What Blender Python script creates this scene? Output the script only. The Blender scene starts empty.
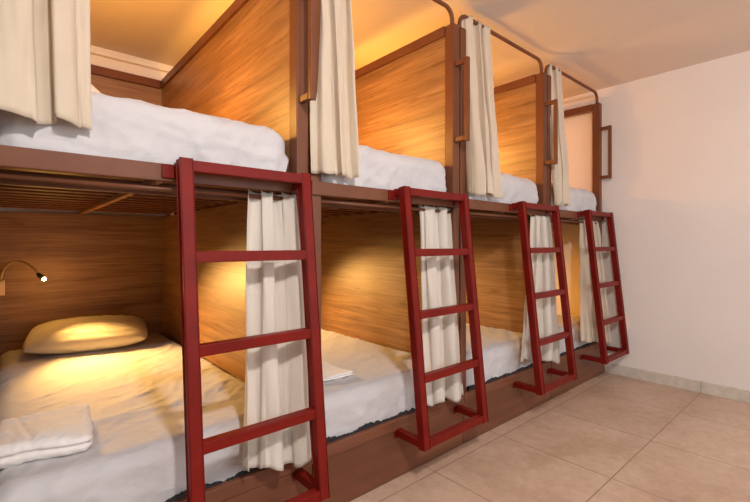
import bpy, bmesh, math, random
from mathutils import Vector, Matrix, noise, Euler
PI = math.pi
SC = bpy.context.scene
COL = SC.collection
random.seed(7)

# ---------------------------------------------------------------- materials
def mat(name):
    m = bpy.data.materials.new(name); m.use_nodes = True
    nt = m.node_tree
    b = nt.nodes['Principled BSDF']
    return m, nt, b
def N(nt, t, **kw):
    n = nt.nodes.new(t)
    for k, v in kw.items():
        setattr(n, k, v)
    return n
def coords(nt, scale=(1, 1, 1), rot=(0, 0, 0), loc=(0, 0, 0)):
    tc = N(nt, 'ShaderNodeTexCoord'); mp = N(nt, 'ShaderNodeMapping')
    mp.inputs['Scale'].default_value = scale; mp.inputs['Rotation'].default_value = rot
    mp.inputs['Location'].default_value = loc
    nt.links.new(tc.outputs['Object'], mp.inputs['Vector'])
    return mp.outputs['Vector']
def noise_n(nt, vec, scale, detail=4, rough=0.55, dist=0.0):
    n = N(nt, 'ShaderNodeTexNoise')
    n.inputs['Scale'].default_value = scale; n.inputs['Detail'].default_value = detail
    n.inputs['Roughness'].default_value = rough; n.inputs['Distortion'].default_value = dist
    nt.links.new(vec, n.inputs['Vector'])
    return n.outputs['Fac']
def ramp(nt, fac, stops):
    r = N(nt, 'ShaderNodeValToRGB')
    e = r.color_ramp.elements
    while len(e) < len(stops): e.new(0.5)
    for el, (p, c) in zip(e, stops):
        el.position = p; el.color = (*c, 1)
    nt.links.new(fac, r.inputs['Fac'])
    return r.outputs['Color']
def bump(nt, b, h, strength=0.2, dist=0.01):
    n = N(nt, 'ShaderNodeBump'); n.inputs['Strength'].default_value = strength
    n.inputs['Distance'].default_value = dist
    nt.links.new(h, n.inputs['Height']); nt.links.new(n.outputs['Normal'], b.inputs['Normal'])
def mix(nt, fac, a, c, mode='MIX'):
    n = N(nt, 'ShaderNodeMix', data_type='RGBA', blend_type=mode)
    for s, v in ((0, fac), (6, a), (7, c)):
        if isinstance(v, (int, float)): n.inputs[s].default_value = v
        elif isinstance(v, tuple): n.inputs[s].default_value = (*v, 1)
        else: nt.links.new(v, n.inputs[s])
    return n.outputs[2]

def wood_mat():
    m, nt, b = mat('wood_laminate')
    g1 = noise_n(nt, coords(nt, (0.8, 0.8, 14)), 1.8, 5, 0.6, 0.25)
    g2 = noise_n(nt, coords(nt, (0.9, 0.9, 34)), 3.0, 4, 0.7, 0.05)
    g3 = noise_n(nt, coords(nt, (2.6, 2.6, 15), loc=(3, 1, 2)), 1.7, 3, 0.5, 0.6)
    c = ramp(nt, g1, [(0.28, (0.20, 0.098, 0.040)), (0.45, (0.30, 0.155, 0.066)), (0.6, (0.37, 0.200, 0.090)), (0.8, (0.44, 0.25, 0.118))])
    fine = ramp(nt, g2, [(0.36, (0.62, 0.56, 0.50)), (0.62, (1, 1, 1))])
    c = mix(nt, 0.85, c, fine, 'MULTIPLY')
    knots = ramp(nt, g3, [(0.60, (1, 1, 1)), (0.70, (0.70, 0.62, 0.56)), (0.80, (0.5, 0.4, 0.34))])
    c = mix(nt, 0.7, c, knots, 'MULTIPLY')
    nt.links.new(c, b.inputs['Base Color'])
    b.inputs['Roughness'].default_value = 0.42
    bump(nt, b, g2, 0.08, 0.002)
    return m
def paint_mat(name, col, rough=0.4, var=0.12, sc=8, metal=0.0, stretch=(1, 1, 1)):
    m, nt, b = mat(name)
    f = noise_n(nt, coords(nt, stretch), sc, 4)
    lo = tuple(v * (1 - var) for v in col); hi = tuple(min(1, v * (1 + var)) for v in col)
    c = ramp(nt, f, [(0.35, lo), (0.65, hi)])
    nt.links.new(c, b.inputs['Base Color'])
    b.inputs['Roughness'].default_value = rough; b.inputs['Metallic'].default_value = metal
    return m
def plaster_mat(name, col, var=0.04):
    m, nt, b = mat(name)
    v = coords(nt)
    f = noise_n(nt, v, 1.6, 5)
    lo = tuple(x * (1 - var) for x in col)
    c = ramp(nt, f, [(0.35, lo), (0.65, col)])
    nt.links.new(c, b.inputs['Base Color'])
    b.inputs['Roughness'].default_value = 0.85
    bump(nt, b, noise_n(nt, v, 60, 3), 0.12, 0.003)
    return m
def cloth_mat(name, col, trans=0.0, wrinkle=0.35, tcol=None, scale=1.0):
    m, nt, b = mat(name)
    v = coords(nt)
    f = noise_n(nt, v, 5, 4)
    lo = tuple(x * 0.93 for x in col)
    c = ramp(nt, f, [(0.35, lo), (0.65, col)])
    nt.links.new(c, b.inputs['Base Color'])
    b.inputs['Roughness'].default_value = 0.9
    try: b.inputs['Sheen Weight'].default_value = 0.15
    except Exception: pass
    if wrinkle > 0:
        w1 = noise_n(nt, coords(nt, (1.0, 2.4, 1.6), (0.2, 0.1, 0.7)), 7 * scale, 4, 0.55, 1.2)
        bump(nt, b, w1, wrinkle, 0.02)
    if trans > 0:
        out = nt.nodes['Material Output']
        t = N(nt, 'ShaderNodeBsdfTranslucent'); t.inputs['Color'].default_value = (*(tcol or col), 1)
        ms = N(nt, 'ShaderNodeMixShader'); ms.inputs[0].default_value = trans
        nt.links.new(b.outputs[0], ms.inputs[1]); nt.links.new(t.outputs[0], ms.inputs[2])
        nt.links.new(ms.outputs[0], out.inputs['Surface'])
    return m
def floor_mat():
    m, nt, b = mat('floor_tile')
    T = 0.58
    v = coords(nt, (1 / T, 1 / T, 1), loc=(-1.549 / T + 3, -1.338 / T + 3, 0))
    sx = N(nt, 'ShaderNodeSeparateXYZ'); nt.links.new(v, sx.inputs[0])
    def joint(o):
        fr = N(nt, 'ShaderNodeMath', operation='FRACT'); nt.links.new(o, fr.inputs[0])
        s = N(nt, 'ShaderNodeMath', operation='SUBTRACT'); nt.links.new(fr.outputs[0], s.inputs[0]); s.inputs[1].default_value = 0.5
        a = N(nt, 'ShaderNodeMath', operation='ABSOLUTE'); nt.links.new(s.outputs[0], a.inputs[0])
        g = N(nt, 'ShaderNodeMath', operation='GREATER_THAN'); nt.links.new(a.outputs[0], g.inputs[0]); g.inputs[1].default_value = 0.5 - 0.0045
        return g.outputs[0]
    jx, jy = joint(sx.outputs[0]), joint(sx.outputs[1])
    mx = N(nt, 'ShaderNodeMath', operation='MAXIMUM'); nt.links.new(jx, mx.inputs[0]); nt.links.new(jy, mx.inputs[1])
    fl = N(nt, 'ShaderNodeVectorMath', operation='FLOOR'); nt.links.new(v, fl.inputs[0])
    wn = N(nt, 'ShaderNodeTexWhiteNoise'); nt.links.new(fl.outputs[0], wn.inputs['Vector'])
    f1 = noise_n(nt, coords(nt), 3.2, 6, 0.65, 0.4)
    f2 = noise_n(nt, coords(nt), 22, 5, 0.7)
    c = ramp(nt, f1, [(0.3, (0.50, 0.335, 0.235)), (0.5, (0.60, 0.425, 0.315)), (0.7, (0.67, 0.50, 0.385))])
    sp = ramp(nt, f2, [(0.35, (0.86, 0.84, 0.82)), (0.65, (1.04, 1.04, 1.04))])
    c = mix(nt, 0.8, c, sp, 'MULTIPLY')
    tv = ramp(nt, wn.outputs['Value'], [(0, (0.93, 0.92, 0.9)), (1, (1, 1, 1))])
    c = mix(nt, 1.0, c, tv, 'MULTIPLY')
    c = mix(nt, mx.outputs[0], c, (0.30, 0.19, 0.12))
    nt.links.new(c, b.inputs['Base Color'])
    b.inputs['Roughness'].default_value = 0.38
    b.inputs['Specular IOR Level'].default_value = 0.35
    inv = N(nt, 'ShaderNodeMath', operation='SUBTRACT'); inv.inputs[0].default_value = 1; nt.links.new(mx.outputs[0], inv.inputs[1])
    bump(nt, b, inv.outputs[0], 0.3, 0.003)
    return m
def emit_mat(name, col, s):
    m, nt, b = mat(name)
    b.inputs['Emission Color'].default_value = (*col, 1); b.inputs['Emission Strength'].default_value = s
    b.inputs['Base Color'].default_value = (*col, 1)
    return m

WOOD = wood_mat()
BROWN = paint_mat('brown_metal', (0.155, 0.056, 0.027), 0.36, 0.10, 5)
BARM = paint_mat('lamplit_brown_metal', (0.42, 0.20, 0.09), 0.4)  # brown metal lightened, lamp light on the centre bar put into the colour
BROWN_D = paint_mat('brown_base', (0.16, 0.060, 0.032), 0.28, 0.16, 3, 0, (0.5, 1, 5))
RED = paint_mat('red_metal', (0.165, 0.0085, 0.0048), 0.40, 0.14, 9)
RED.node_tree.nodes['Principled BSDF'].inputs['Specular IOR Level'].default_value = 0.16
for q_ in (BROWN, BROWN_D): q_.node_tree.nodes['Principled BSDF'].inputs['Specular IOR Level'].default_value = 0.22
WALL = plaster_mat('white_plaster', (0.87, 0.81, 0.755))
CEIL = plaster_mat('ceiling_plaster', (0.74, 0.65, 0.585))
FLOOR = floor_mat()
BASEB = paint_mat('baseboard_tile', (0.66, 0.60, 0.52), 0.35, 0.10, 14)
SHEET = cloth_mat('white_sheet', (0.57, 0.555, 0.565), 0, 0.30)
PILLOW = cloth_mat('pillow_cotton', (0.74, 0.68, 0.58), 0, 0.18)
TOWEL = cloth_mat('terry_towel', (0.84, 0.80, 0.76), 0, 0.15, scale=3)
CURT = cloth_mat('cream_curtain', (0.69, 0.59, 0.46), 0.18, 0.10, (0.85, 0.68, 0.45))
LINING = cloth_mat('white_curtain', (0.74, 0.68, 0.60), 0.18, 0.10, (0.85, 0.72, 0.52))
BLACK = paint_mat('black_mat_and_shade', (0.018, 0.016, 0.018), 0.8, 0.3, 60)
DARK = paint_mat('dark_plastic', (0.02, 0.015, 0.012), 0.4)
CREAM = paint_mat('cream_plastic', (0.70, 0.55, 0.36), 0.4)
CHROME = paint_mat('chrome_tube', (0.75, 0.62, 0.42), 0.3, 0.1, 8, 0.6)
BULB = emit_mat('lit_bulb', (1.0, 0.80, 0.42), 30)
GROUT = paint_mat('grout', (0.35, 0.27, 0.2), 0.9)

# ---------------------------------------------------------------- helpers
def obj(name, bm, m, parent=None, smooth=False):
    me = bpy.data.meshes.new(name)
    bmesh.ops.recalc_face_normals(bm, faces=bm.faces)
    bm.to_mesh(me); bm.free()
    ms = m if isinstance(m, (list, tuple)) else [m]
    for q in ms: me.materials.append(q)
    if smooth:
        for p in me.polygons: p.use_smooth = True
    o = bpy.data.objects.new(name, me); COL.objects.link(o)
    if parent is not None: o.parent = parent
    return o
def bevel_all(bm, w, seg=2):
    if w > 0:
        bmesh.ops.bevel(bm, geom=[e for e in bm.edges], offset=w, segments=seg, affect='EDGES', profile=0.6, clamp_overlap=True)
def box_bm(x0, x1, y0, y1, z0, z1, bev=0.004, bm=None, seg=2):
    b = bmesh.new()
    bmesh.ops.create_cube(b, size=1)
    for v in b.verts:
        v.co = Vector(((x0 + x1) / 2 + v.co.x * (x1 - x0), (y0 + y1) / 2 + v.co.y * (y1 - y0), (z0 + z1) / 2 + v.co.z * (z1 - z0)))
    bevel_all(b, bev, seg)
    if bm is None: return b
    tmp = bpy.data.meshes.new('t'); b.to_mesh(tmp); b.free(); bm.from_mesh(tmp); bpy.data.meshes.remove(tmp)
    return bm
def bar_bm(p, q, w, h, bev=0.003, bm=None, up=Vector((0, 0, 1))):
    """square bar from p to q, w across, h in the up direction"""
    p, q = Vector(p), Vector(q); d = (q - p); L = d.length; d.normalize()
    s = d.cross(up)
    if s.length < 1e-4: s = Vector((1, 0, 0))
    s.normalize(); u = s.cross(d).normalized()
    b = bmesh.new(); bmesh.ops.create_cube(b, size=1)
    for v in b.verts:
        v.co = (p + q) / 2 + d * (v.co.y * L) + s * (v.co.x * w) + u * (v.co.z * h)
    bevel_all(b, bev)
    if bm is None: return b
    tmp = bpy.data.meshes.new('t'); b.to_mesh(tmp); b.free(); bm.from_mesh(tmp); bpy.data.meshes.remove(tmp)
    return bm
def tube_bm(pts, r, n=10, bm=None, caps=True):
    bm = bm or bmesh.new()
    pts = [Vector(p) for p in pts]; rings = []
    rr = r if isinstance(r, (list, tuple)) else [r] * len(pts)
    prev = None
    for i, p in enumerate(pts):
        d = (pts[min(i + 1, len(pts) - 1)] - pts[max(i - 1, 0)]).normalized()
        if prev is None:
            a = d.cross(Vector((0, 1, 0)))
            if a.length < 0.05: a = d.cross(Vector((1, 0, 0)))
        else:
            a = prev - d * prev.dot(d)
        a.normalize(); prev = a; b = d.cross(a)
        rings.append([bm.verts.new(p + (a * math.cos(2 * PI * k / n) + b * math.sin(2 * PI * k / n)) * rr[i]) for k in range(n)])
    for i in range(len(rings) - 1):
        for k in range(n):
            bm.faces.new((rings[i][k], rings[i][(k + 1) % n], rings[i + 1][(k + 1) % n], rings[i + 1][k]))
    if caps:
        bm.faces.new(rings[0]); bm.faces.new(list(reversed(rings[-1])))
    return bm
def empty(name, loc, label, cat, group=None):
    o = bpy.data.objects.new(name, None); COL.objects.link(o); o.location = loc
    o.empty_display_size = 0.1
    o['label'] = label; o['category'] = cat
    if group: o['group'] = group
    return o
def tag(o, label, cat, group=None):
    o['label'] = label; o['category'] = cat
    if group: o['group'] = group
    return o
def struct(o):
    o['kind'] = 'structure'; return o

# ---------------------------------------------------------------- layout
SEAM = [-0.088, 0.905, 1.875, 2.875, 3.845]
YF, YB = 1.44, 3.40            # front and back of the bunk row
XW = 3.862                     # end wall
ZC = 2.44                      # ceiling

# ---------------------------------------------------------------- setting
struct(obj('floor', box_bm(-2.2, XW + 0.1, -2.4, YB + 0.12, -0.06, 0, 0), FLOOR))
struct(obj('ceiling', box_bm(-2.2, XW + 0.1, -2.4, YB + 0.12, ZC, ZC + 0.06, 0), CEIL))
struct(obj('wall_right', box_bm(XW, XW + 0.1, -2.4, YB + 0.12, 0, ZC, 0), WALL))
struct(obj('wall_back', box_bm(-2.2, XW, YB + 0.02, YB + 0.12, 0, ZC, 0), WALL))
bb = struct(obj('baseboard_right', box_bm(XW - 0.012, XW, -2.4, YF - 0.012, 0, 0.086, 0.002), BASEB))
jb = bmesh.new()
for k in range(8):
    y = 0.757 - 0.58 * k + (0.0 if k else 0)
    box_bm(XW - 0.0128, XW - 0.011, y - 0.0016, y + 0.0016, 0.0, 0.084, 0, jb)
obj('grout_joint', jb, GROUT, bb)
# narrow strip added at the wall top, its white standing for bright light there
struct(obj('trim_1', box_bm(-2.0, XW, YB - 0.02, YB + 0.02, ZC - 0.05, ZC, 0.008), paint_mat('lit_strip_white', (0.85, 0.82, 0.78), 0.5, 0.03)))

# ---------------------------------------------------------------- bunk beds
LADX = [0.392, 1.357, 2.385, 3.362]
LW = 0.475
BLAB = [
 'brown wood-panelled two-tier bunk bed nearest the camera, lamp and towel inside its lower berth',
 'brown wood-panelled two-tier bunk bed second from the left, small folded linen on its lower mattress',
 'brown wood-panelled two-tier bunk bed third from the left, between two other bunks',
 'last brown two-tier bunk bed of the row, standing against the white end wall']
def make_bunk(i):
    XL, XR = SEAM[i], SEAM[i + 1]
    o0 = Vector(((XL + XR) / 2, YF + 0.9, 0))
    B = empty('bunk_bed', o0, BLAB[i], 'bunk bed', 'bunk beds along the wall')
    def P(name, bm, m, parent=B, smooth=False):
        for v in bm.verts: v.co -= o0
        return obj(name, bm, m, parent, smooth)
    pl = (XL + 0.006, XL + 0.058); pr = (XR - 0.057, XR - 0.004)
    for (a, b) in (pl, pr):
        P('post', box_bm(a, b, YF, YF + 0.06, 0, 2.306, 0.005), BROWN)
    P('post', box_bm(XR - 0.028, XR - 0.004, YB - 0.05, YB - 0.014, 0, 2.25, 0.004), BROWN)
    # plinth under the lower berth
    P('base_panel', box_bm(XL + 0.002, XR - 0.002, YF - 0.022, YF - 0.004, 0.002, 0.226, 0.003), BROWN_D)
    P('base_rail', box_bm(XL + 0.002, XR - 0.002, YF - 0.030, YF - 0.002, 0.228, 0.280, 0.005), BROWN_D)
    P('bed_board', box_bm(pl[1] + .002, pr[0] - .002, YF + 0.002, YB - 0.06, 0.235, 0.262, 0.002), WOOD)
    # panels
    if i < 3:
        P('side_panel', box_bm(XR - 0.052, XR - 0.030, YF + 0.06, YB - 0.010, 0.25, 1.30, 0.001), WOOD)
        P('side_panel', box_bm(XR - 0.052, XR - 0.030, YF + 0.06, YB - 0.010, 1.34, 2.252, 0.001), WOOD)
    if i == 0:
        P('side_panel', box_bm(XL + 0.01, XL + 0.03, YF + 0.06, YB - 0.010, 0.25, 1.30, 0.001), WOOD)
        P('side_panel', box_bm(XL + 0.01, XL + 0.03, YF + 0.06, YB - 0.010, 1.34, 2.252, 0.001), WOOD)
        P('panel_trim', box_bm(XL + 0.006, XL + 0.045, YF + 0.06, YB - 0.05, 2.25, 2.306, 0.004), BROWN)
    P('panel_trim', box_bm(XR - 0.066, XR - 0.012, YF + 0.06, YB - 0.012, 2.252, 2.306, 0.004), BROWN)
    P('back_panel', box_bm(XL + 0.004, XR - 0.004, YB - 0.003, YB + 0.015, 0.20, 1.30, 0.001), WOOD)
    P('back_panel', box_bm(XL + 0.004, XR - 0.004, YB - 0.003, YB + 0.015, 1.34, 2.25, 0.001), WOOD)
    P('panel_trim', box_bm(XL + 0.062, XR - 0.068, YB - 0.03, YB + 0.012, 2.25, 2.306, 0.004), BROWN)
    # upper deck
    P('front_rail', box_bm(pl[0], pr[1], YF - 0.012, YF + 0.0, 1.298, 1.353, 0.003), BROWN)
    P('deck_beam', box_bm(pl[1], pr[0], YF + 0.075, YF + 0.105, 1.262, 1.297, 0.004), BROWN)
    P('centre_bar', box_bm((XL + XR) / 2 - 0.062, (XL + XR) / 2 - 0.040, YF + 0.01, YB - 0.02, 1.294, 1.314, 0.002), BARM)
    n = 13
    for k in range(n):
        y = YF + 0.15 + k * (YB - YF - 0.27) / (n - 1)
        P('slat', box_bm(pl[0], XR - 0.054, y - 0.028, y + 0.028, 1.315, 1.333, 0.003), BROWN)
    # curtain rods
    zr, yr, xa, xb, rad = 2.398, YF + 0.03, XL + 0.034, XR - 0.031, 0.060
    pts = [(xa, yr, 2.300)]
    for k in range(9):
        a = PI - k * PI / 16
        pts.append((xa + rad + rad * math.cos(a), yr, zr - rad + rad * math.sin(a)))
    for k in range(9):
        a = PI / 2 - k * PI / 16
        pts.append((xb - rad + rad * math.cos(a), yr, zr - rad + rad * math.sin(a)))
    pts.append((xb, yr, 2.300))
    P('curtain_rod', tube_bm(pts, 0.0115, 12), BROWN, smooth=True)
    P('curtain_rod', tube_bm([(pl[1], YF + 0.022, 1.276), (pr[0], YF + 0.022, 1.276)], 0.008, 10), BROWN, smooth=True)
    # grab handle on the right post
    hx = XR - 0.036; hb = bmesh.new()
    y1 = YF - 0.075
    box_bm(hx - .0115, hx + .0115, y1 - 0.0115, y1 + 0.0115, 1.650, 2.098, 0.004, hb)
    H = P('grab_handle', hb, BROWN)
    for z in (1.668, 2.082):
        P('mounting_stub', box_bm(hx - .012, hx + .012, y1 + 0.012, YF - 0.0, z - .013, z + .013, 0.003), BROWN, H)
    # ladder
    x0 = LADX[i]; x1 = x0 + LW - (0.012 if i == 0 else 0); t = 0.035
    def yz(z): return 1.2475 + (z - 0.20) * (0.125 / 1.16)
    lb = bmesh.new()
    for xx in (x0 + t / 2, x1 - t / 2):
        bar_bm((xx, yz(0.200), 0.200), (xx, yz(1.361), 1.361), t, t, 0.003, lb, up=Vector((0, 1, 0)))
    L = P('ladder', lb, RED)
    for k, z in enumerate((1.3435, 1.060, 0.777, 0.495, 0.2175)):
        P('rung', box_bm(x0 + t - 0.001, x1 - t + 0.001, yz(z) - 0.0165, yz(z) + 0.0165, z - t / 2, z + t / 2, 0.003), RED, L)
    for sg, xx in ((-1, x0 + t / 2), (1, x1 - t / 2)):
        for z, w in ((1.3415, 1), (0.2185, 0)):
            yb = YF - 0.012 if w else YF - 0.022
            br = box_bm(xx - .0165, xx + .0165, yz(z) + 0.0165, yb, z - .0165, z + .0165, 0.003)
            if w: box_bm(xx - (.052 if sg < 0 else .018), xx + (.018 if sg < 0 or i == 3 else .040), yb - 0.007, yb, z - .034, z + .010, 0.002, br)
            else: box_bm(xx - .022, xx + .022, yb - 0.006, yb, z - .025, z + .025, 0.002, br)
            K = P('ladder_bracket', br, RED, L)
    return B
for i in range(4): make_bunk(i)

# ---------------------------------------------------------------- soft goods
def soft_box(cx, cy, z0, sx, sy, sz, r, nx, ny, nz, disp, rb=None):
    rb = r if rb is None else rb
    """rounded, wrinkled slab, mesh coordinates centred on the middle of its underside"""
    bm = bmesh.new(); vs = {}
    def vert(i, j, k):
        key = (i, j, k)
        if key in vs: return vs[key]
        p = Vector(((i / nx - .5) * sx, (j / ny - .5) * sy, (k / nz) * sz))
        q = Vector((max(-sx / 2 + r, min(sx / 2 - r, p.x)), max(-sy / 2 + r, min(sy / 2 - r, p.y)), max(rb, min(sz - r, p.z))))
        d = p - q
        if d.length > 1e-6:
            nrm = d.normalized(); p = q + nrm * r
        else: nrm = Vector((0, 0, 1))
        p = p + nrm * disp(p + Vector((cx, cy, z0)), nrm)
        vs[key] = bm.verts.new(p); return vs[key]
    for i in range(nx):
        for j in range(ny):
            bm.faces.new((vert(i, j, nz), vert(i + 1, j, nz), vert(i + 1, j + 1, nz), vert(i, j + 1, nz)))
            bm.faces.new((vert(i, j, 0), vert(i, j + 1, 0), vert(i + 1, j + 1, 0), vert(i + 1, j, 0)))
    for i in range(nx):
        for k in range(nz):
            bm.faces.new((vert(i, 0, k), vert(i + 1, 0, k), vert(i + 1, 0, k + 1), vert(i, 0, k + 1)))
            bm.faces.new((vert(i, ny, k), vert(i, ny, k + 1), vert(i + 1, ny, k + 1), vert(i + 1, ny, k)))
    for j in range(ny):
        for k in range(nz):
            bm.faces.new((vert(0, j, k), vert(0, j, k + 1), vert(0, j + 1, k + 1), vert(0, j + 1, k)))
            bm.faces.new((vert(nx, j, k), vert(nx, j + 1, k), vert(nx, j + 1, k + 1), vert(nx, j, k + 1)))
    return bm
def ridge(x): return 1 - abs(x) * 2
def wrinkle_fn(seed, amp, side, ang=0.75):
    ca, sa = math.cos(ang), math.sin(ang)
    def crease(v): return max(0.0, 1 - 3.2 * abs(noise.noise(v))) ** 2
    def f(p, n):
        q = Vector((p.x * ca + p.y * sa, -p.x * sa + p.y * ca, p.z))
        wob = noise.noise(Vector((p.x * 3, p.y * 3, seed))) * 0.25
        mask = 0.35 + 0.9 * max(0, noise.noise(Vector((p.x * 2.3 + seed * 5, p.y * 1.9, 4.0))) + 0.35)
        d = amp * mask * (crease(Vector((q.x * 1.6 + seed * 7, q.y * 7.0 + wob * 4, q.z * 3))) + 0.6 * crease(Vector((q.x * 3.0 + seed * 3, q.y * 13.0 + wob * 5, q.z * 5 + 3))))
        d += 0.006 * noise.noise(Vector((p.x * 3 - seed, p.y * 2.2, p.z * 2)))
        d += 0.30 * amp * crease(Vector((q.x * 5 + seed, q.y * 26 + wob * 9, q.z * 6)))
        d += 0.35 * amp * crease(Vector((p.x * 11 + seed, p.y * 5, p.z * 7)))
        if n.z < 0.5:
            k = 1 - max(0, n.z) * 2
            g = noise.noise(Vector((p.x * 9 + p.z * 5 + seed, p.y * 9, p.z * 5)))
            g2 = crease(Vector((p.x * 11 - p.z * 8 + seed, p.y * 14, p.z * 6)))
            g3 = crease(Vector((p.x * 7 + p.z * 15 + seed, p.y * 14, p.z * 9)))
            d += side * k * (g * 0.22 + g2 * 0.38 + g3 * 0.34 - 0.3)
        return d
    return f
MG = 'white-sheeted bunk mattresses'
lowlab = ['sheeted mattress on the lower berth nearest the camera, pillow and folded towel on it',
          'sheeted mattress on the second lower berth from the left, with small folded linen on it',
          'sheeted mattress on the third lower berth from the left, seen between two ladders',
          'sheeted mattress on the last lower berth beside the white end wall']
uplab = ['sheeted mattress on the upper berth nearest the camera, above the first ladder',
         'sheeted mattress on the second upper berth from the left, behind the second ladder top',
         'sheeted mattress on the third upper berth from the left, above the third ladder',
         'sheeted mattress on the last upper berth beside the white end wall']
for i in range(4):
    XL, XR = SEAM[i], SEAM[i + 1]
    x0, x1 = XL + 0.045, XR - 0.066
    if i == 3: x1 = XR - 0.03
    for up in (0, 1):
        z0, h = ((1.336, 0.222) if up else (0.264, 0.196))
        y0, y1 = YF + (0.012 if up else 0.004), YB - 0.03
        x0, x1 = XL + 0.034, XR - 0.055
        if i == 3: x1 = XR - 0.03
        cx, cy = (x0 + x1) / 2, (y0 + y1) / 2
        xa, xb = x0, x1
        nx, ny, nz = (100, 170, 20) if i == 0 else (70, 120, 14)
        bm = soft_box(cx, cy, z0, xb - xa - 0.008, y1 - y0, h, 0.085 if up else 0.060, nx, ny, nz,
                      wrinkle_fn(i * 2 + up + 1, 0.009 if up else 0.0060, 0.020 if up else 0.010, 0.75 if not up else 0.4), 0.02 if up else 0.004)
        for v in bm.verts:      # stay between the front posts and above the deck
            yy = v.co.y + cy
            v.co.z = max(v.co.z, 0.0 if v.co.z < 0.02 else v.co.z)
            hi = x1 - cx - 0.001
            lo = x0 - cx
            if yy < YF + 0.075:
                k = min(1, (YF + 0.105 - yy) / 0.03)
                lo = XL + 0.062 - cx
                hi = min(hi, XR - 0.060 - cx)
            v.co.x = max(lo, min(hi, v.co.x))
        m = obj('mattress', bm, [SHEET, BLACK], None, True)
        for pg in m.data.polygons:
            if pg.center.z < 0.012 and abs(pg.normal.z) > 0.6: pg.material_index = 1  # underside blackened, shade in the gaps between slats put into the colour
        m.location = (cx, cy, z0)
        tag(m, (uplab if up else lowlab)[i], 'mattress', MG)
        if not up:
            # dark ragged underside fabric that shows below the sheet
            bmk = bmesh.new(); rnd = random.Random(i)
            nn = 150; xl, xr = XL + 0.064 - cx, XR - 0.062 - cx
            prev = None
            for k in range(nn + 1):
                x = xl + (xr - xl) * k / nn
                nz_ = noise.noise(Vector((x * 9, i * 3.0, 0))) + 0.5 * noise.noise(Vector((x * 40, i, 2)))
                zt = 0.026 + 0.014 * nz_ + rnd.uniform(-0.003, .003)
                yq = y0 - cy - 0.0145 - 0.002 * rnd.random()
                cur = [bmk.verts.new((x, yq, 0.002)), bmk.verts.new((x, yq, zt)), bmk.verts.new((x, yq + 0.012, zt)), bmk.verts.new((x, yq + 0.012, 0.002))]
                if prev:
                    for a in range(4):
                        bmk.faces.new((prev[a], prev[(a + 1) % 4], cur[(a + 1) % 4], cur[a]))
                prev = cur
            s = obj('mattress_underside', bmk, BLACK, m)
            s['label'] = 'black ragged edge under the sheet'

def pillow_bm(w, d, t, seed, n=44):
    bm = bmesh.new()
    top, bot = {}, {}
    for i in range(n + 1):
        for j in range(n + 1):
            u = -1 + 2 * i / n; v = -1 + 2 * j / n
            px = u * (1 - 0.05 * abs(v) ** 3 * abs(u)); py = v * (1 - 0.08 * abs(u) ** 3 * abs(v))
            prof = ((1 - abs(u) ** 2.8) * (1 - abs(v) ** 2.3))
            prof = max(0, prof) ** 0.52
            wr = 0.005 * noise.noise(Vector((u * 2.5 + seed, v * 4, seed))) + 0.005 * noise.noise(Vector((u * 8 + v * 4, v * 8 + seed, 0)))
            edge = min(1, (1 - max(abs(u), abs(v))) * 6)
            z = t / 2 * prof + wr * edge
            x, y = px * w / 2, py * d / 2
            border = i in (0, n) or j in (0, n)
            a = bm.verts.new((x, y, z + t * 0.5)); top[i, j] = a
            bot[i, j] = a if border else bm.verts.new((x, y, -t / 2 * prof * 0.9 + t * 0.5))
    for i in range(n):
        for j in range(n):
            bm.faces.new((top[i, j], top[i + 1, j], top[i + 1, j + 1], top[i, j + 1]))
            try: bm.faces.new((bot[i, j], bot[i, j + 1], bot[i + 1, j + 1], bot[i + 1, j]))
            except ValueError: pass
    return bm
p = obj('pillow', pillow_bm(0.62, 0.41, 0.172, 3), PILLOW, None, True)
p.location = (0.375, 3.12, 0.462); p.rotation_euler = (0.16, 0.0, -0.17)
tag(p, 'plump cream pillow glowing under the reading lamp on the nearest lower berth', 'pillow')

def folded_bm(w, d, layers, th, seed, rag=0.0):
    """cloth folded back and forth across x, extruded along y"""
    pts = []
    for L in range(layers):
        z = th * (L + 0.5); fw = w / 2 - 0.004 * L
        xs = [(-fw + 2 * fw * k / 14) for k in range(15)]
        if L % 2: xs.reverse()
        for x in xs: pts.append((x, z))
        if L < layers - 1:
            sgn = 1 if L % 2 == 0 else -1
            for a in (-45, 0, 45):
                pts.append((sgn * (fw + th / 2 * math.cos(math.radians(a)) + 0.001), z + th / 2 + th / 2 * math.sin(math.radians(a))))
    bm = bmesh.new(); ny = 22; rows = []
    for j in range(ny + 1):
        v = -0.5 + j / ny
        r = []
        for q, (x, z) in enumerate(pts):
            dx = 0.008 * noise.noise(Vector((v * 3, seed, z * 20)))
            dz = 0.010 * (noise.noise(Vector((x * 9, v * d * 9, seed))) + 0.3) * (z / (th * layers))
            dy = rag * noise.noise(Vector((x * 12, z * 60, seed + (1 if v > 0 else 7)))) * abs(v) * 2
            r.append(bm.verts.new((x + dx, v * d + dy, max(0.004, z + dz))))
        rows.append(r)
    for j in range(ny):
        for q in range(len(pts) - 1):
            bm.faces.new((rows[j][q], rows[j][q + 1], rows[j + 1][q + 1], rows[j + 1][q]))
    return bm
def folded(name, w, d, layers, th, seed, m, loc, rot, rag=0.0):
    o = obj(name, folded_bm(w, d, layers, th, seed, rag), m, None, True)
    s = o.modifiers.new('thick', 'SOLIDIFY'); s.thickness = th * 0.62; s.offset = 0
    b = o.modifiers.new('sub', 'SUBSURF'); b.levels = 1; b.render_levels = 1
    o.location = loc; o.rotation_euler = rot
    return o
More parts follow.
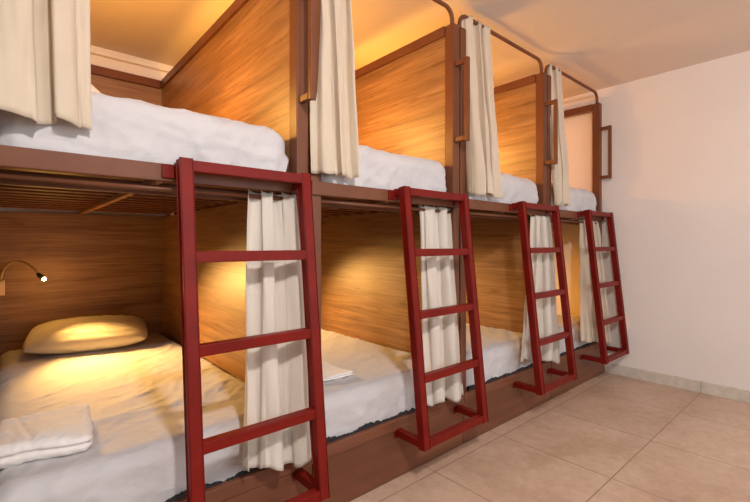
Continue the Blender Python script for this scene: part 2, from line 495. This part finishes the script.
def towel_bm(w, d, t, seed):
    def f(p, n):
        v = 0.007 * noise.noise(Vector((p.x * 9 + seed, p.y * 9, 0))) + 0.0025 * noise.noise(Vector((p.x * 60, p.y * 60, p.z * 60)))
        if abs(n.z) < 0.75: v -= 0.012 * max(0, 1 - abs((p.z - t * 0.52) / 0.008))      # the gap between the two folded layers
        v -= 0.004 * max(0, 1 - abs(p.x + 0.05 + 0.2 * p.y) / 0.012) * max(0, n.z)
        return v
    bm = soft_box(0, 0, 0, w, d, t, t * 0.40, 60, 60, 16, f)
    for v in bm.verts:
        x, y = v.co.x, v.co.y
        v.co.y += 0.05 * (x / w) * (y / d) * 1.0 + 0.010 * noise.noise(Vector((x * 7, seed, 1)))
        v.co.x += 0.012 * noise.noise(Vector((y * 6, seed, 5)))
        v.co.z *= 1.0 + 0.25 * noise.noise(Vector((x * 6, y * 6, seed)))
    return bm
for w_, d_, t_, sd, loc, rz, lab in (
    (0.250, 0.31, 0.062, 2, (0.082, 1.715, 0.462), -0.10, 'white folded towel lying on the front left of the nearest lower mattress'),
    (0.27, 0.27, 0.016, 5, (1.110, 1.74, 0.466), 0.06, 'flat folded white towel on the second lower mattress beside the first ladder')):
    o = obj('folded_towel', towel_bm(w_, d_, t_, sd), TOWEL, None, True)
    o.location = loc; o.rotation_euler = (0, 0, rz)
    tag(o, lab, 'towel')
bl = obj('pillow', pillow_bm(0.34, 0.26, 0.17, 11), PILLOW, None, True)
bl.location = (0.07, 1.86, 1.548); bl.rotation_euler = (0.05, 0.0, 0.3)
tag(bl, 'pale crumpled pillow corner peeping out behind the nearest upper curtain', 'pillow')

# ---------------------------------------------------------------- curtains
def curtain_bm(w_top, w_bot, ztop, zbot, yt, yb, folds, amp, seed, lean=0.0, hem=0.0, cup=0.0, slant=0.0):
    """pleated cloth; local x from 0 to the right, z measured from world"""
    bm = bmesh.new(); nu, nv = 150, 60
    rows = []
    for j in range(nv + 1):
        v = j / nv                       # 0 top, 1 bottom
        w = w_top + (w_bot - w_top) * (v ** 0.8)
        row = []
        for i in range(nu + 1):
            u = i / nu
            ph = 2 * PI * folds * (u + 0.13 * noise.noise(Vector((u * 3 + seed, v * 0.8, seed))))
            warp = 0.5 * noise.noise(Vector((u * 2.0, v * 1.3, seed * 3.1)))
            a = amp * (0.55 + 0.45 * v) * (0.8 + 0.7 * noise.noise(Vector((u * 4, seed, v * 0.6))))
            s = math.sin(ph + warp + 0.55 * math.sin(ph * 0.5 + seed) + 0.5 * noise.noise(Vector((u * 6, v * 1.5, seed))))
            s = math.copysign(abs(s) ** 0.72, s)
            s2 = math.sin(2 * ph + 1.3 + seed + v * 0.8)
            y = yt + (yb - yt) * v + a * (s + 0.30 * s2) + 0.010 * noise.noise(Vector((u * 9, v * 4, seed + 9))) + 0.004 * noise.noise(Vector((u * 26, v * 7, seed + 2)))
            x = w * (u - 0.088 / folds * math.sin(2 * (ph + warp)) + 0.02 / folds * math.cos(ph)) + lean * v
            # tight header gathers near the rod
            hd = max(0, 1 - v * 16)
            y += hd * 0.006 * math.sin(ph * 2.0)
            z = ztop + (zbot - ztop) * v + hem * noise.noise(Vector((u * 5, seed, 1))) * v + slant * (1 - u) * v ** 3
            z += 0.006 * hd * math.sin(ph * 2 + 1)
            y += cup * v * (u - 0.5)
            row.append(bm.verts.new((x, y, z)))
        rows.append(row)
    for j in range(nv):
        for i in range(nu):
            bm.faces.new((rows[j][i], rows[j][i + 1], rows[j + 1][i + 1], rows[j + 1][i]))
    return bm
def curtain(x0, wt, wb, zt, zb, yt, yb, folds, amp, seed, m, label, lean=0.0, hem=0.01, cup=0.0, slant=0.0):
    bm = curtain_bm(wt, wb, 0, zb - zt, yt - YF, yb - YF, folds, amp, seed, lean, hem, cup, slant)
    o = obj('curtain', bm, m, None, True)
    o.location = (x0, YF, zt)
    s = o.modifiers.new('thick', 'SOLIDIFY'); s.thickness = 0.0022; s.offset = 0
    tag(o, label, 'curtain', 'cream bunk curtains')
    # stitched hem band
    return o
yr = YF + 0.03
curtain(-0.085, 0.240, 0.265, 2.412, 1.422, yr, yr - 0.065, 2.2, 0.034, 1, CURT, 'wide cream curtain at the far left of the nearest upper berth', hem=0.03)
curtain(0.925, 0.190, 0.215, 2.412, 1.382, yr, yr - 0.070, 2.6, 0.030, 2, CURT, 'cream curtain on the second upper berth, hanging between the first and second grab handles', -0.02, hem=0.03)
curtain(1.930, 0.260, 0.285, 2.412, 1.382, yr, yr - 0.070, 3.0, 0.030, 3, CURT, 'cream curtain at the left of the third upper berth, beside the second grab handle', -0.02, hem=0.03)
curtain(2.925, 0.190, 0.200, 2.412, 1.382, yr, yr - 0.070, 2.8, 0.028, 4, CURT, 'cream curtain at the left of the last upper berth, behind the third grab handle', -0.02, hem=0.03)
yl = YF + 0.022
curtain(0.655, 0.200, 0.285, 1.296, 0.262, yl, YF - 0.080, 2.1, 0.034, 5, LINING, 'pale curtain of the nearest lower berth, seen through the first ladder', -0.060, 0.03, 0.03, 0.08)
curtain(1.578, 0.230, 0.270, 1.296, 0.305, yl, YF - 0.080, 2.4, 0.030, 6, LINING, 'pale curtain of the second lower berth, seen through the second ladder', -0.055, 0.03, 0, 0.02)
curtain(2.625, 0.240, 0.485, 1.292, 0.285, YF - 0.012, YF - 0.080, 2.6, 0.030, 7, LINING, 'wide spread pale curtain of the third lower berth, seen through the third ladder', -0.23, 0.03, 0, 0.08)
curtain(3.460, 0.330, 0.50, 1.296, 0.280, yl, YF - 0.080, 3.8, 0.022, 8, CURT, 'cream curtain of the last lower berth, behind the fourth ladder by the end wall', -0.18, 0.03, 0, 0.08)

# ---------------------------------------------------------------- reading lamps
def add_light(kind, name, loc, energy, col, **kw):
    l = bpy.data.lights.new(name, kind); l.energy = energy; l.color = col
    for k, v in kw.items(): setattr(l, k, v)
    o = bpy.data.objects.new(name, l); COL.objects.link(o); o.location = loc
    return o
def aim(o, tgt):
    o.rotation_euler = (Vector(tgt) - o.location).to_track_quat('-Z', 'Y').to_euler()
WARM = (1.0, 0.53, 0.14)
WARMU = (1.0, 0.46, 0.06)
WARML = (1.0, 0.40, 0.045)
lamplab = {(0, 0): 'gooseneck reading lamp glowing over the pillow of the nearest lower berth',
           (1, 0): 'gooseneck reading lamp in the back corner of the second lower berth',
           (2, 0): 'gooseneck reading lamp in the back corner of the third lower berth',
           (3, 0): 'gooseneck reading lamp in the back corner of the last lower berth',
           (0, 1): 'gooseneck reading lamp on the side panel of the nearest upper berth',
           (1, 1): 'gooseneck reading lamp on the side panel of the second upper berth',
           (2, 1): 'gooseneck reading lamp on the side panel of the third upper berth',
           (3, 1): 'gooseneck reading lamp on the back panel of the last upper berth'}
for i in range(4):
    for up in (0, 1):
        XL, XR = SEAM[i], SEAM[i + 1]
        bx, by, bz = (XL + 0.045, YB - 0.003, 0.835) if not up else (XL + 0.031, 2.40, 1.80)
        back = not up or i == 3
        if i == 3 and up: bx, by, bz = XR - 0.40, YB - 0.003, 1.86
        T = empty('reading_lamp', (bx, by, bz), lamplab[i, up], 'lamp', 'gooseneck reading lamps')
        R = Matrix.Identity(3) if back else Matrix.Rotation(PI / 2, 3, 'Z')   # upper lamps are screwed to the side panel
        def turn(bm):
            for v in bm.verts: v.co = R @ v.co
            return bm
        obj('wall_plate', turn(box_bm(-0.014, 0.020, -0.022, 0, -0.045, 0.045, 0.004)), CREAM, T)
        P0, P1, P2, P3 = Vector((0, -0.02, 0.04)), Vector((0.01, -0.06, 0.20)), Vector((0.12, -0.20, 0.19)), Vector((0.17, -0.26, 0.085))
        if up: P1, P2, P3 = Vector((-0.01, -0.06, 0.20)), Vector((-0.10, -0.16, 0.19)), Vector((-0.14, -0.22, 0.10))
        pts = []
        for k in range(19):
            t = k / 18
            pts.append(P0 * (1 - t) ** 3 + P1 * 3 * t * (1 - t) ** 2 + P2 * 3 * t * t * (1 - t) + P3 * t ** 3)
        obj('gooseneck', turn(tube_bm(pts, 0.0068, 10)), CHROME, T, True)
        d = Vector((0.55, -0.25, -0.6)).normalized() if not up else Vector((-0.5, -0.5, -0.5)).normalized()
        hd = obj('lamp_head', turn(tube_bm([P3 - d * .012, P3 - d * .006, P3 + d * 0.006, P3 + d * 0.03], [0.005, 0.010, 0.013, 0.015], 16)), DARK, T, True)
        obj('bulb', turn(tube_bm([P3 + d * 0.028, P3 + d * 0.036, P3 + d * 0.043, P3 + d * 0.047], [0.010, 0.011, 0.008, 0.003], 16)), BULB, hd, True)
        tip = Vector((bx, by, bz)) + R @ (P3 + d * 0.072)
        s = add_light('SPOT', 'lamp_beam', tip, (150 if i == 0 else 115) if not up else (24 if i < 3 else 50), WARM if i < 3 else WARML, spot_size=math.radians(80 if not up else 125), spot_blend=1.0, shadow_soft_size=0.05)
        if i == 3 and up: aim(s, (XR, 1.7, 1.85))
        else: aim(s, (XR - (0.30 if not up else 0.12), 2.20 if not up else 1.75, 0.40 if not up else 1.60))
        add_light('POINT', 'lamp_glow', tip, 2.2 if not up else (21 if i < 3 else 22), WARMU if i < 3 else WARML, shadow_soft_size=0.16)

# ---------------------------------------------------------------- room light
a = add_light('AREA', 'ceiling_lamp', (0.25, -0.45, 2.36), 40, (1.0, 0.94, 0.90), shape='DISK', size=0.18)
aim(a, (1.2, 1.2, 0.6))
f = add_light('AREA', 'room_fill', (2.2, -2.3, 1.6), 50, (0.93, 0.95, 1.0), shape='RECTANGLE', size=3.0)
f.data.size_y = 1.6
aim(f, (3.0, 1.4, 1.0))
w = bpy.data.worlds.new('world'); SC.world = w; w.use_nodes = True
bg = w.node_tree.nodes['Background']; bg.inputs[0].default_value = (0.95, 0.92, 0.92, 1); bg.inputs[1].default_value = 0.40

# ---------------------------------------------------------------- camera
cam = bpy.data.cameras.new('camera'); co = bpy.data.objects.new('camera', cam); COL.objects.link(co)
ang = math.radians(48.97)      # the row's x axis lies this far right of the view direction
co.location = (0, 0, 1.1)
fwd = Vector((math.cos(ang), math.sin(ang), 0))
co.rotation_euler = fwd.to_track_quat('-Z', 'Y').to_euler()
cam.sensor_width = 36; cam.lens = 419.5 / 750 * 36
cam.shift_y = -7.0 / 750
cam.clip_start = 0.02
SC.camera = co
SC.view_settings.view_transform = 'Standard'
SC.view_settings.look = 'None'
SC.view_settings.exposure = 0.0
